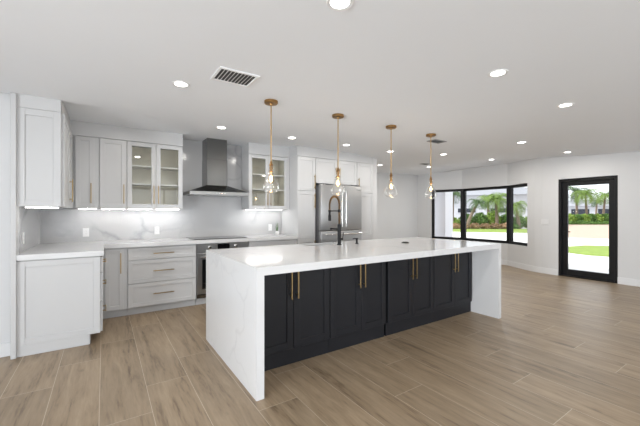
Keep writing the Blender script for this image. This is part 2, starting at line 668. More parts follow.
def add_pull(parent, x, y, z, length=0.255, horiz=False):
    b = MB()
    r = 0.0055
    if horiz:
        b.box(x - length / 2, x + length / 2, y - 0.034, y - 0.023, z - r, z + r, 0.0015)
        for s in (-1, 1):
            b.box(x + s * length * .38 - .005, x + s * length * .38 + .005, y - 0.024, y - 0.0005, z - .005, z + .005)
    else:
        b.box(x - r, x + r, y - 0.034, y - 0.023, z - length / 2, z + length / 2, 0.0015)
        for s in (-1, 1):
            b.box(x - .005, x + .005, y - 0.024, y - 0.0005, z + s * length * .38 - .005, z + s * length * .38 + .005)
    return b.build('pull', M_brass, parent)


def shaker(x0, x1, z0, z1, fr=0.058, glass=False, yf=-0.02, rec=0.009):
    b = MB()
    bv = 0.0015
    b.box(x0, x0 + fr, yf, -0.0008, z0, z1, bv)
    b.box(x1 - fr, x1, yf, -0.0008, z0, z1, bv)
    b.box(x0 + fr, x1 - fr, yf, -0.0008, z0, z0 + fr, bv)
    b.box(x0 + fr, x1 - fr, yf, -0.0008, z1 - fr, z1, bv)
    if not glass:
        b.box(x0 + fr - .002, x1 - fr + .002, yf + rec, -0.001, z0 + fr - .002, z1 - fr + .002)
    return b


def cabinet(name, label, cat, loc, rz, w, d, h, fronts, mat=M_white, toe=0.0, toe_dep=0.06, hollow=False, group=None, shelves=(), toe_side=0.0, body_x0=0.0):
    t = thing(name, label, cat, loc, rz, group)
    b = MB()
    z0 = toe
    if hollow:
        tk = 0.018
        b.box(0, tk, 0, d, z0, h, 0.001); b.box(w - tk, w, 0, d, z0, h, 0.001)
        b.box(tk, w - tk, 0, d, z0, z0 + tk); b.box(tk, w - tk, 0, d, h - tk, h)
        b.box(tk, w - tk, d - 0.012, d, z0 + tk, h - tk)
        b.build('body', mat, t)
        li = MB()
        e = 0.001
        li.box(tk, tk + .004, 0.004, d - .012, z0 + tk, h - tk)
        li.box(w - tk - .004, w - tk, 0.004, d - .012, z0 + tk, h - tk)
        li.box(tk + .004, w - tk - .004, d - .017, d - .012, z0 + tk, h - tk)
        li.box(tk + .004, w - tk - .004, .004, d - .017, z0 + tk, z0 + tk + .004)
        li.build('lining', M_inner, t)
        for sz in shelves:
            s_ = MB(); s_.box(tk + .005, w - tk - .005, 0.012, d - .018, sz - .009, sz + .009, 0.001)
            s_.build('shelf', M_trim, t)
    else:
        b.box(body_x0, w, 0, d, z0, h, 0.001)
        if toe > 0:
            b.box(body_x0 + toe_side, w, toe_dep, d, 0.0, z0)
        b.build('body', mat, t)
    for f in fronts:
        k = f['k']
        fr = f.get('fr', 0.058)
        bb = shaker(f['x0'], f['x1'], f['z0'], f['z1'], fr, glass=(k == 'glass'))
        o = bb.build({'door': 'door', 'glass': 'door', 'drawer': 'drawer'}[k], mat, t)
        if k == 'glass':
            g = MB(); g.box(f['x0'] + fr - .001, f['x1'] - fr + .001, -0.012, -0.008, f['z0'] + fr - .001, f['z1'] - fr + .001)
            gp = g.build('glass_pane', M_cglass, o)
        if 'pull' in f:
            px, pz = f['pull']
            add_pull(o, px, -0.02, pz, f.get('len', 0.255), horiz=(k == 'drawer'))
    return t


UZ0, UH = 1.382, 0.908     # wall cabinets: bottom and height
# left run, faces +X (local x -> +Y)
t = cabinet('wall_cabinet', 'white wall cabinet on the left run whose blank framed end faces the room', 'cabinet', (-0.340, 4.022, UZ0), PI / 2, 1.03, 0.325, UH,
            [dict(k='door', x0=0.004, x1=0.60, z0=0.004, z1=UH - .004, pull=(0.565, 0.19)),
             dict(k='door', x0=0.604, x1=0.99, z0=0.004, z1=UH - .004)])
b = MB(); b.box(-0.016, -0.001, 0.0, 0.326, 0, UH, 0.001)
# shaker end panel in its own frame facing -Y
b.bm.free(); b = shaker(-0.326, -0.004, 0.0, UH, 0.06, yf=-0.02)
ep = b.build('end_panel', M_white, t)
ep.rotation_euler = (0, 0, -PI / 2)
ep.location = (-0.001, 0.0, 0)
ep.location = (0.0, 0.0, 0)
# corner + single door + glass, face Y = 5.06
FB = 5.08
cabinet('wall_cabinet', 'narrow white wall cabinet tucked into the kitchen corner', 'cabinet', (-0.319, FB, UZ0), 0, 0.271, 0.305, UH,
        [dict(k='door', x0=0.022, x1=0.216, z0=0.004, z1=UH - .004, pull=(0.184, 0.19), fr=0.05)])
cabinet('wall_cabinet', 'single solid-door white wall cabinet left of the glass-door pair', 'cabinet', (-0.046, FB, UZ0), 0, 0.303, 0.305, UH,
        [dict(k='door', x0=0.002, x1=0.300, z0=0.004, z1=UH - .004, pull=(0.268, 0.19))])


def glass_cab(x0, w, label):
    m_ = w / 2
    return cabinet('glass_cabinet', label, 'cabinet', (x0, FB, UZ0), 0, w, 0.305, UH,
                   [dict(k='glass', x0=0.002, x1=m_ - .002, z0=0.004, z1=UH - .004, pull=(m_ - .028, 0.19), fr=0.056),
                    dict(k='glass', x0=m_ + .002, x1=w - .002, z0=0.004, z1=UH - .004, pull=(m_ + .028, 0.19), fr=0.056)],
                   hollow=True, shelves=(0.335, 0.585))


glass_cab(0.259, 0.70, 'white glass-door wall cabinet to the left of the range hood')
glass_cab(1.970, 0.71, 'white glass-door wall cabinet between the range hood and the tall pantry')
b = MB(); b.box(2.682, 2.719, 5.062, 5.385, UZ0, 2.29, 0.001)
tag(b.build('filler_panel', M_white), 'narrow white filler panel between right glass cabinet and tall pantry', 'panel')

# under-cabinet light bars


def light_bar(x0, x1, y0, y1, label):
    t = thing('under_cabinet_light', label, 'light', ((x0 + x1) / 2, (y0 + y1) / 2, UZ0 - 0.011), 0, 'under-cabinet light bars')
    w, d = (x1 - x0) / 2, (y1 - y0) / 2
    b = MB(); b.box(-w, w, -d, d, 0.003, 0.0105); b.build('housing', M_plastic, t)
    b = MB(); b.box(-w + .004, w - .004, -d + .003, d - .003, 0.0, 0.003); b.build('diffuser', M_strip, t)
    return t


light_bar(-0.62, -0.37, 4.10, 4.13, 'light bar under the end of the left wall cabinet')
light_bar(-0.27, -0.08, 5.22, 5.25, 'light bar under the narrow corner wall cabinet')
light_bar(-0.03, 0.24, 5.22, 5.25, 'light bar under the solid-door wall cabinet')
light_bar(0.28, 0.58, 5.22, 5.25, 'light bar under the left door of the left glass cabinet')
light_bar(0.63, 0.94, 5.22, 5.25, 'light bar under the right door of the left glass cabinet')
light_bar(1.99, 2.30, 5.22, 5.25, 'light bar under the left door of the right glass cabinet')
light_bar(2.35, 2.66, 5.22, 5.25, 'light bar under the right door of the right glass cabinet')

# base cabinets
CT0, CT1 = 0.885, 0.935
BH = CT0 - 0.001
BF = 4.81   # front of base bodies, door faces at 4.79
t = cabinet('base_cabinet', 'white drawer base cabinet of the left run with a blank framed end panel', 'cabinet', (-0.030, 4.022, 0), PI / 2, 0.785, 0.636, BH,
            [dict(k='drawer', x0=0.0, x1=0.70, z0=0.715, z1=0.872, pull=(0.35, 0.79), fr=0.045),
             dict(k='drawer', x0=0.0, x1=0.70, z0=0.412, z1=0.708, pull=(0.35, 0.55), fr=0.05),
             dict(k='drawer', x0=0.0, x1=0.70, z0=0.108, z1=0.405, pull=(0.35, 0.257), fr=0.05)], toe=0.10, toe_dep=0.085)
b = shaker(-0.634, 0.0, 0.10, 0.876, 0.058, yf=-0.02)
ep = b.build('end_panel', M_white, t)
ep.rotation_euler = (0, 0, -PI / 2)
b = MB(); b.box(-0.634, -0.088, -0.018, -0.0008, 0.0, 0.099, 0.001)
ep = b.build('toe_panel', M_white, t)
ep.rotation_euler = (0, 0, -PI / 2)

cabinet('base_cabinet', 'narrow single-door white base cabinet in the kitchen corner', 'cabinet', (-0.028, BF, 0), 0, 0.28, 0.57, BH,
        [dict(k='door', x0=0.040, x1=0.238, z0=0.108, z1=0.868, pull=(0.205, 0.69), fr=0.05)], toe=0.10, body_x0=0.004)
cabinet('base_cabinet', 'wide white three-drawer base cabinet left of the oven', 'cabinet', (0.254, BF, 0), 0, 0.834, 0.57, BH,
        [dict(k='drawer', x0=0.004, x1=0.830, z0=0.715, z1=0.868, pull=(0.415, 0.79), fr=0.045),
         dict(k='drawer', x0=0.004, x1=0.830, z0=0.414, z1=0.708, pull=(0.415, 0.56), fr=0.05),
         dict(k='drawer', x0=0.004, x1=0.830, z0=0.108, z1=0.407, pull=(0.415, 0.26), fr=0.05)], toe=0.10)
cabinet('base_cabinet', 'white base cabinet between the oven and the tall pantry', 'cabinet', (1.868, BF, 0), 0, 0.850, 0.57, BH,
        [dict(k='drawer', x0=0.004, x1=0.846, z0=0.715, z1=0.868, pull=(0.425, 0.79), fr=0.045),
         dict(k='door', x0=0.004, x1=0.423, z0=0.108, z1=0.708, pull=(0.39, 0.56)),
         dict(k='door', x0=0.427, x1=0.846, z0=0.108, z1=0.708, pull=(0.46, 0.56))], toe=0.10)

# tall cabinets around the fridge
PF = 4.80
cabinet('pantry_cabinet', 'tall white pantry cabinet left of the refrigerator', 'cabinet', (2.724, PF, 0), 0, 0.364, 0.585, 2.29,
        [dict(k='door', x0=0.004, x1=0.360, z0=1.705, z1=2.284, pull=(0.335, 1.86)),
         dict(k='door', x0=0.004, x1=0.360, z0=0.885, z1=1.698, pull=(0.335, 1.53)),
         dict(k='door', x0=0.004, x1=0.360, z0=0.108, z1=0.878, pull=(0.335, 0.72))], toe=0.10)
cabinet('pantry_cabinet', 'tall white pantry cabinet right of the refrigerator', 'cabinet', (4.032, PF, 0), 0, 0.424, 0.585, 2.29,
        [dict(k='door', x0=0.004, x1=0.420, z0=1.705, z1=2.284, pull=(0.028, 1.86)),
         dict(k='door', x0=0.004, x1=0.420, z0=0.885, z1=1.698, pull=(0.028, 1.53)),
         dict(k='door', x0=0.004, x1=0.420, z0=0.108, z1=0.878, pull=(0.028, 0.72))], toe=0.10)
cabinet('wall_cabinet', 'white two-door cabinet bridging above the refrigerator', 'cabinet', (3.090, PF, 1.845), 0, 0.940, 0.585, 0.445,
        [dict(k='door', x0=0.004, x1=0.468, z0=0.004, z1=0.439, pull=(0.425, 0.20), len=0.2),
         dict(k='door', x0=0.472, x1=0.936, z0=0.004, z1=0.439, pull=(0.515, 0.20), len=0.2)])

# perimeter worktop, L-shaped
b = MB()
b.box(-0.667, 0.0, 3.985, 4.765, CT0, CT1)
b.box(-0.667, 2.716, 4.765, 5.387, CT0, CT1)
bmesh.ops.remove_doubles(b.bm, verts=b.bm.verts[:], dist=1e-5)
tag(b.build('countertop', M_quartz), 'white L-shaped quartz worktop on the wall-side base cabinets', 'countertop')

# ------------------------------------------------------------------ island
IX0, IX1, IY0, IY1, IZ = 0.89, 4.165, 2.143, 3.49, 0.935
IT = 0.06
b = MB()
SX0, SX1, SY0, SY1 = 1.98, 2.50, 3.20, 3.43
b.box(IX0, IX1, IY0, SY0, IZ - IT, IZ)
b.box(IX0, IX1, SY1, IY1, IZ - IT, IZ)
b.box(IX0, SX0, SY0, SY1, IZ - IT, IZ)
b.box(SX1, IX1, SY0, SY1, IZ - IT, IZ)
b.box(IX0, IX0 + IT, IY0, IY1, 0, IZ - IT)
b.box(IX1 - IT, IX1, IY0, IY1, 0, IZ - IT)
bmesh.ops.remove_doubles(b.bm, verts=b.bm.verts[:], dist=1e-5)
tag(b.build('island_countertop', M_quartz), 'white waterfall quartz worktop wrapping the charcoal island', 'countertop')
bnd = [0.952, 1.765, 2.520, 3.290, 4.103]
ic = ['leftmost charcoal island cabinet beside the near waterfall end', 'second charcoal island cabinet from the near waterfall end',
      'third charcoal island cabinet from the near waterfall end, right of the wide dark gap', 'rightmost charcoal island cabinet beside the far waterfall end']
cen = [1.375, 2.145, 2.915, 3.70]
for i in range(4):
    x0, x1 = bnd[i], bnd[i + 1] - (0.028 if i == 1 else 0.002)
    w = x1 - x0
    c = cen[i] - x0
    s0 = 0.022 if i == 0 else 0.004
    e0 = w - (0.026 if i == 3 else 0.004)
    hmax = IZ - IT - 0.001
    is_sink = (i == 1)
    t = thing('island_cabinet', ic[i], 'cabinet', (x0, 2.50, 0), 0)
    bb = MB()
    if x0 < SX1 and x1 > SX0:   # leave room for the sink basin
        bb.box(0, w, 0, 0.62, 0.14, hmax, 0.001)
        bb.box(0, w, 0.62, 0.965, 0.14, 0.62)
    else:
        bb.box(0, w, 0, 0.965, 0.14, hmax, 0.001)
    bb.box(0, w, 0.012, 0.95, 0.0, 0.14)
    bb.build('body', M_char, t)
    for (a, e, px) in ((s0, c - .002, c - .032), (c + .002, e0, c + .032)):
        o = shaker(a, e, 0.145, hmax - .006, 0.062).build('door', M_char, t)
        add_pull(o, px, -0.02, 0.715, 0.275)

# undermount sink
t = thing('sink', 'stainless undermount sink set into the island behind the tap', 'sink', ((SX0 + SX1) / 2, (SY0 + SY1) / 2, 0.66))
b = MB()
w, d = (SX1 - SX0) / 2, (SY1 - SY0) / 2
b.box(-w, w, -d, d, 0, 0.004)
b.box(-w - .003, -w, -d, d, 0, 0.213); b.box(w, w + .003, -d, d, 0, 0.213)
b.box(-w, w, -d - .003, -d, 0, 0.213); b.box(-w, w, d, d + .003, 0, 0.213)
b.build('basin', M_steel, t)
b = MB(); b.lathe([(0.04, 0.0045), (0.04, 0.007), (0.03, 0.008)], 20); b.build('drain', M_csteel, t, True)

# tap with spring neck
t = thing('kitchen_tap', 'tall black spring-neck kitchen tap with bronze coil standing on the island', 'tap', (2.365, 3.135, IZ))
b = MB(); b.lathe([(0.028, 0.0), (0.028, 0.012), (0.022, 0.016), (0.022, 0.245), (0.016, 0.25)], 20); b.build('column', M_black, t, True)
b = MB()
arc = [(0, 0, 0.25), (0, 0, 0.49)]
for k in range(1, 13):
    a = PI * k / 12
    arc.append((0, 0.1 - 0.1 * math.cos(a), 0.49 + 0.1 * math.sin(a)))
arc.append((0, 0.2, 0.42))
b.tube(arc, 0.0075, 10); b.build('hose', M_black, t, True)
b = MB()
hel = []
pts = [Vector(p) for p in arc]
seg = [0]
for i in range(1, len(pts)): seg.append(seg[-1] + (pts[i] - pts[i - 1]).length)
tot = seg[-1]
NT = 46
for q in range(NT * 8 + 1):
    s_ = tot * q / (NT * 8)
    i = max(j for j in range(len(seg)) if seg[j] <= s_ + 1e-9)
    i = min(i, len(seg) - 2)
    f = (s_ - seg[i]) / (seg[i + 1] - seg[i])
    p = pts[i].lerp(pts[i + 1], f)
    d_ = (pts[i + 1] - pts[i]).normalized()
    u = Vector((1, 0, 0)); w_ = d_.cross(u)
    a = 2 * PI * q / 8
    hel.append(p + (u * math.cos(a) + w_ * math.sin(a)) * 0.0125)
b.tube(hel, 0.0030, 5); b.build('spring', M_abrass, t, True)
b = MB(); b.lathe([(0.012, 0.285), (0.019, 0.29), (0.019, 0.355), (0.013, 0.37), (0.013, 0.42)], 16, 0, 0.2); b.build('spray_head', M_black, t, True)
b = MB(); b.tube([(0, 0, 0.41), (0, 0.185, 0.41)], 0.006, 8); b.lathe([(0.017, 0.4), (0.017, 0.42)], 14, 0, 0.2); b.lathe([(0.016, 0.395), (0.016, 0.425)], 14); b.build('holder_arm', M_black, t, True)
b = MB(); b.tube([(0, 0, 0.19), (0, 0.08, 0.19), (0, 0.17, 0.192)], 0.009, 8); b.lathe([(0.012, 0.175), (0.012, 0.2)], 12, 0, 0.17); b.build('pot_spout', M_black, t, True)
b = MB(); b.tube([(0.02, 0, 0.07), (0.05, 0, 0.07)], 0.012, 10); b.tube([(0.05, 0, 0.07), (0.065, 0, 0.15)], 0.005, 8); b.build('lever', M_black, t, True)

t = thing('soap_dispenser', 'small black soap dispenser on the island right of the tap', 'soap dispenser', (2.635, 3.13, IZ))
b = MB(); b.lathe([(0.020, 0), (0.020, 0.008), (0.013, 0.012), (0.013, 0.055), (0.018, 0.06), (0.018, 0.072)], 16); b.build('body', M_black, t, True)
b = MB(); b.tube([(0, 0, 0.066), (0, 0.05, 0.064), (0, 0.075, 0.055)], 0.006, 8); b.build('spout', M_black, t, True)
t = thing('popup_socket', 'flat round black pop-up socket cap in the island worktop', 'socket', (3.225, 2.87, IZ))
b = MB(); b.lathe([(0.048, 0), (0.048, 0.006), (0.040, 0.010)], 28); b.build('flange', M_black, t, True)
b = MB(); b.lathe([(0.034, 0.0102), (0.034, 0.015), (0.028, 0.017)], 24); b.build('cap', M_black, t, True)

# ------------------------------------------------------------------ appliances
# built-in oven
t = thing('oven', 'built-in stainless oven under the black cooktop', 'oven', (1.092, BF, 0))
OW = 0.772
b = MB(); b.box(0.004, OW - .004, 0.0, 0.56, 0.10, BH - .002, 0.001); b.box(0.004, OW - .004, 0.06, 0.5, 0, 0.10); b.build('body', M_white, t)
b = MB(); b.box(0.006, OW - .006, -0.022, -0.001, 0.752, 0.876, 0.003); cp = b.build('control_panel', M_steel, t)
b = MB(); b.box(0.295, 0.470, -0.0245, -0.0225, 0.79, 0.868); b.build('display', M_bglass, cp)
for kx in (0.18, 0.565):
    b = MB(); b.tube([(kx, -0.0225, 0.825), (kx, -0.034, 0.825), (kx, -0.036, 0.825), (kx, -0.052, 0.825)], [0.025, 0.025, 0.019, 0.018], 18); b.build('knob', M_csteel, cp, True)
b = MB(); b.box(0.006, OW - .006, -0.026, -0.001, 0.165, 0.742, 0.003); od = b.build('door', M_steel, t)
b = MB(); b.box(0.075, OW - .075, -0.0285, -0.0265, 0.235, 0.655); b.build('door_window', M_bglass, od)
b = MB()
b.tube([(0.05, -0.075, 0.695), (OW - .05, -0.075, 0.695)], 0.011, 12)
for kx in (0.09, OW - .09):
    b.tube([(kx, -0.0265, 0.695), (kx, -0.068, 0.695)], 0.008, 10)
b.build('handle', M_csteel, od, True)
b = MB(); b.box(0.006, OW - .006, -0.018, -0.001, 0.105, 0.160, 0.002); b.build('vent_panel', M_dsteel, t)

# cooktop
t = thing('cooktop', 'black glass electric cooktop on the worktop below the hood', 'cooktop', (1.46, 5.085, CT1))
b = MB(); b.box(-0.40, 0.40, -0.245, 0.245, 0.0005, 0.008, 0.002); b.build('glass_plate', M_bglass, t)
for (bx, by, br) in ((-0.24, -0.11, 0.085), (-0.24, 0.12, 0.07), (0.24, -0.11, 0.075), (0.24, 0.12, 0.09), (0, 0.02, 0.11)):
    b = MB()
    n = 36
    r0 = [b.bm.verts.new((bx + br * math.cos(2 * PI * k / n), by + br * math.sin(2 * PI * k / n), 0.0084)) for k in range(n)]
    r1 = [b.bm.verts.new((bx + (br - .004) * math.cos(2 * PI * k / n), by + (br - .004) * math.sin(2 * PI * k / n), 0.0084)) for k in range(n)]
    for k in range(n):
        b.bm.faces.new([r0[k], r0[(k + 1) % n], r1[(k + 1) % n], r1[k]])
    b.build('burner_ring', M_ring, t)

# range hood
t = thing('range_hood', 'stainless chimney range hood on the marble wall above the cooktop', 'range hood', (1.468, 5.387, 1.59))
HW, HD = 0.445, 0.485
b = MB()
b.box(-HW, HW, -HD, 0, 0, 0.050, 0.002)
cp = b.build('canopy_rim', M_rim, t)
b = MB()
b.hexa([(-HW, -HD, 0.0505), (HW, -HD, 0.0505), (HW, 0, 0.0505), (-HW, 0, 0.0505)], [(-0.165, -0.31, 0.155), (0.165, -0.31, 0.155), (0.165, 0, 0.155), (-0.165, 0, 0.155)])
b.build('canopy', M_dsteel, t)
b = MB(); b.box(-0.158, 0.158, -0.302, 0, 0.155, 0.56, 0.002); b.build('lower_chimney', M_dsteel, t)
b = MB(); b.box(-0.153, 0.153, -0.297, 0, 0.56, 0.925, 0.002); b.build('upper_chimney', M_dsteel, t)
for k in range(4):
    b = MB(); b.tube([(-0.06 + k * .04, -HD - .0003, 0.026), (-0.06 + k * .04, -HD - .006, 0.026)], 0.008, 12); b.build('button', M_csteel, cp)
b = MB()
b.box(-0.38, 0.38, -0.43, -0.06, -0.006, -0.0005)
b.build('grease_filter', M_steel, t)
for kx in (-0.28, 0.28):
    b = MB(); b.lathe([(0.028, -0.009), (0.028, -0.0062)], 16, kx, -0.445); b.build('lamp', M_plastic, t)

# refrigerator
t = thing('refrigerator', 'stainless french-door refrigerator with bottom freezer drawer', 'refrigerator', (3.100, 4.63, 0))
FW = 0.918
b = MB(); b.box(0, FW, 0.085, 0.72, 0.02, 1.80, 0.004); b.build('body', M_sideg, t)
b = MB(); b.box(0.0, FW / 2 - .002, 0, 0.078, 1.01, 1.815, 0.010, 3); d1 = b.build('door', M_steel, t, True)
b = MB(); b.box(FW / 2 + .002, FW, 0, 0.078, 1.01, 1.815, 0.010, 3); d2 = b.build('door', M_steel, t, True)
b = MB(); b.box(0, FW, 0, 0.078, 0.52, 1.003, 0.010, 3); d3 = b.build('freezer_drawer', M_steel, t, True)
b = MB(); b.box(0, FW, 0, 0.078, 0.07, 0.513, 0.010, 3); d4 = b.build('freezer_drawer', M_steel, t, True)
for dd, hx in ((d1, FW / 2 - .045), (d2, FW / 2 + .045)):
    b = MB()
    b.tube([(hx, -0.055, 1.08), (hx, -0.060, 1.18), (hx, -0.060, 1.6), (hx, -0.055, 1.72)], 0.013, 12)
    for z in (1.12, 1.68):
        b.tube([(hx, -0.0005, z), (hx, -0.052, z)], 0.009, 10)
    b.build('handle', M_csteel, dd, True)
for dd, hz in ((d3, 0.95), (d4, 0.46)):
    b = MB()
    b.tube([(0.06, -0.058, hz), (FW - .06, -0.058, hz)], 0.013, 12)
    for x in (0.11, FW - .11):
        b.tube([(x, -0.0005, hz), (x, -0.052, hz)], 0.009, 10)
    b.build('handle', M_csteel, dd, True)
b = MB(); b.box(FW - .13, FW - .03, -0.0025, -0.0003, 1.735, 1.758); b.build('badge', M_csteel, d2)
for x in (0.04, FW - .10):
    b = MB(); b.box(x, x + .06, 0.03, 0.15, 1.8155, 1.835, 0.003); b.build('hinge_cover', M_sideg, t)
b = MB(); b.box(0.01, FW - .01, 0.05, 0.085, 0.0, 0.065); b.build('base_grille', M_sideg, t)

# ------------------------------------------------------------------ pendants


def pendant(x, y, label):
    t = thing('pendant_light', label, 'pendant light', (x, y, ceil_z(x, y)), 0, 'glass teardrop pendants over the island')
    b = MB(); b.lathe([(0.066, -0.0005), (0.066, -0.022), (0.060, -0.028), (0.018, -0.030), (0.014, -0.042), (0.006, -0.045)], 32); b.build('canopy', M_abrass, t, True)
    b = MB(); b.tube([(0, 0, -0.044), (0, 0, -0.600)], 0.0058, 12); b.build('rod', M_brass2, t, True)
    b = MB(); b.lathe([(0.007, -0.585), (0.011, -0.590), (0.011, -0.605), (0.016, -0.612), (0.021, -0.625), (0.014, -0.634), (0.017, -0.645), (0.0175, -0.690), (0.012, -0.694)], 20); b.build('socket', M_abrass, t, True)
    b = MB()
    prof = [(0.0215, -0.628), (0.0225, -0.66), (0.027, -0.695), (0.040, -0.735), (0.060, -0.775), (0.077, -0.812), (0.083, -0.840), (0.077, -0.866), (0.058, -0.886), (0.032, -0.897), (0.010, -0.900)]
    b.lathe(prof, 32, cap0=False, cap1=True); b.build('glass_shade', M_bulbg, t, True)
    b = MB(); b.lathe([(0.012, -0.695), (0.014, -0.705), (0.024, -0.735), (0.030, -0.760), (0.030, -0.775), (0.023, -0.792), (0.010, -0.800)], 20)
    bl = b.build('bulb', M_bulbclear, t, True)
    b = MB()
    for k in range(4):
        a = k * PI / 2
        b.tube([(0.003 * math.cos(a), 0.003 * math.sin(a), -0.738), (0.012 * math.cos(a), 0.012 * math.sin(a), -0.775)], 0.003, 6)
    b.tube([(0, 0, -0.73), (0, 0, -0.78)], 0.005, 8)
    b.build('filament', M_fil, bl)
    l = bpy.data.lights.new('bulb_light', 'POINT'); l.energy = 1.0; l.color = (1.0, 0.72, 0.42); l.shadow_soft_size = 0.02
    lo = bpy.data.objects.new('bulb_light', l); C.objects.link(lo); lo.parent = t; lo.location = (0, 0, -0.755)
    return t


M_brass2 = paint('brass_rod', (0.50, 0.33, 0.15), 0.32, 0.08, 50, metal=1.0)
M_bulbclear = thin_glass('bulb_glass', (1.0, 0.93, 0.82), 0.8, 0.03)
pendant(1.357, 2.9, 'pendant with clear teardrop glass above the near left end of the island')
pendant(2.170, 2.9, 'second pendant from the left, hanging over the tap, clear teardrop glass')
pendant(3.000, 2.9, 'third pendant from the left, hanging above the pop-up socket, clear teardrop glass')
pendant(3.775, 2.9, 'rightmost pendant above the far end of the island, clear teardrop glass')

# ------------------------------------------------------------------ ceiling downlights


def downlight_proto(x, y, label):
    t = thing('downlight', label, 'ceiling light', (x, y, ceil_z(x, y)), 0, 'recessed ceiling downlights')
    b = MB()
    b.lathe([(0.050, -0.003), (0.068, -0.006), (0.072, -0.001), (0.072, 0.0)], 28, cap0=False, cap1=False); b.build('trim_ring', M_plastic, t, True)
    b = MB(); b.lathe([(0.051, -0.0025), (0.051, -0.001)], 28); b.build('diffuser', M_led, t)
    l = bpy.data.lights.new('downlight_lamp', 'AREA'); l.shape = 'DISK'; l.size = 0.10; l.energy = 5.5; l.color = (1.0, 0.96, 0.90)
    lo = bpy.data.objects.new('downlight_lamp', l); C.objects.link(lo); lo.parent = t; lo.location = (0, 0, -0.008)
    return t


DL = [((1.016, 1.341), 'ceiling downlight cut by the top edge of the photo'),
      ((0.543, 2.937), 'ceiling downlight just left of the large slatted air vent'),
      ((0.233, 4.17), 'ceiling downlight nearest the left wall cabinets'),
      ((1.251, 4.15), 'ceiling downlight in front of the range hood'),
      ((2.271, 4.15), 'ceiling downlight in front of the right glass-door cabinet'),
      ((3.232, 4.10), 'ceiling downlight in front of the refrigerator'),
      ((4.223, 4.10), 'ceiling downlight seen behind the rod of the third pendant'),
      ((5.23, 5.40), 'ceiling downlight just past the tall cabinets, left of the third pendant rod'),
      ((5.27, 3.767), 'ceiling downlight just right of the rightmost pendant rod'),
      ((6.98, 5.43), 'ceiling downlight low behind the rightmost pendant rod near the far wall'),
      ((2.555, 1.339), 'largest ceiling downlight on the right half of the photo'),
      ((3.88, 1.359), 'second nearest ceiling downlight on the right side of the room'),
      ((5.38, 2.46), 'ceiling downlight between the island end and the glass door'),
      ((7.20, 2.49), 'ceiling downlight just inside the glass door'),
      ((7.35, 4.00), 'ceiling downlight just inside the bow window')]
dp = None
for (x, y), lab in DL:
    if dp is None:
        dp = downlight_proto(x, y, lab)
    else:
        q = dup(dp, (x, y, ceil_z(x, y)), lab, 'recessed ceiling downlights')
        if x > 5:   # the lamps of the living end are brighter
            for ch in q.children:
                if ch.type == 'LIGHT':
                    ch.data = ch.data.copy()
                    ch.data.energy = 8.0

# ------------------------------------------------------------------ ceiling vents


def vent(x0, x1, y0, y1, n, label, mat, slot_along_y=True, fr=0.022):
    cx, cy = (x0 + x1) / 2, (y0 + y1) / 2
    t = thing('ceiling_vent', label, 'air vent', (cx, cy, ceil_z(cx, cy) - 0.0005), 0)
    w, d = (x1 - x0) / 2, (y1 - y0) / 2
    b = MB()
    b.box(-w, w, -d, -d + fr, -0.010, 0, 0.002); b.box(-w, w, d - fr, d, -0.010, 0, 0.002)
    b.box(-w, -w + fr, -d + fr, d - fr, -0.010, 0, 0.002); b.box(w - fr, w, -d + fr, d - fr, -0.010, 0, 0.002)
    b.build('frame', mat, t)
    b = MB(); b.box(-w + fr, w - fr, -d + fr, d - fr, -0.002, 0); b.build('duct_opening', M_slot, t)
    iw = 2 * (w - fr)
    b = MB()
    for k in range(1, n):
        xx = -w + fr + iw * k / n
        b.hexa([(xx - .008, -d + fr, -0.009), (xx - .006, -d + fr, -0.009), (xx - .006, d - fr, -0.009), (xx - .008, d - fr, -0.009)],
               [(xx + .000, -d + fr, -0.0025), (xx + .004, -d + fr, -0.0025), (xx + .004, d - fr, -0.0025), (xx + .000, d - fr, -0.0025)])
    b.build('slats', mat, t)
    return t


vent(0.715, 1.035, 2.415, 2.680, 10, 'large slatted white air vent in the kitchen ceiling', M_plastic)
vent(4.065, 4.335, 3.04, 3.20, 8, 'small grey air vent in the ceiling behind the rightmost pendant', M_ventgrey)
vent(6.05, 6.30, 4.85, 4.98, 8, 'distant grey air vent in the ceiling left of the rightmost pendant rod', M_ventgrey)

# ------------------------------------------------------------------ outlets, switch, plant


def outlet(loc, rz, label, gang=1, kind='outlet'):
    t = thing('wall_outlet' if kind == 'outlet' else 'light_switch', label, 'outlet' if kind == 'outlet' else 'light switch', loc, rz)
    w = 0.035 + 0.023 * (gang - 1)
    b = MB(); b.box(-w, w, -0.006, -0.0005, -0.058, 0.058, 0.002); b.build('plate', M_plastic if kind == 'outlet' else M_switch, t)
    for g in range(gang):
        gx = (g - (gang - 1) / 2) * 0.046
        b = MB(); b.box(gx - .0165, gx + .0165, -0.009, -0.0062, -0.033, 0.033, 0.001); sck = b.build('socket' if kind == 'outlet' else 'rocker', M_plastic if kind == 'outlet' else M_switch, t)
        if kind == 'outlet':
            for s in (-1, 1):
                b = MB()
                b.box(gx - .0075, gx - .0055, -0.0095, -0.0091, s * .017 - .004, s * .017 + .004)
                b.box(gx + .0055, gx + .0075, -0.0095, -0.0091, s * .017 - .004, s * .017 + .004)
                b.build('slot', M_slot, sck)
    return t


outlet((-0.668, 4.32, 1.07), PI / 2, 'white outlet on the stone above the left worktop return')
outlet((-0.20, 5.388, 1.06), 0, 'white outlet on the stone below the narrow corner cabinet')
outlet((0.66, 5.388, 1.06), 0, 'white outlet on the stone below the left glass-door cabinet')
outlet((2.50, 5.388, 1.06), 0, 'white outlet on the stone below the right glass-door cabinet')
outlet((8.009, 3.18, 1.13), -PI / 2 - 0.126, 'white triple light switch between the bow window and the glass door', 3, 'switch')

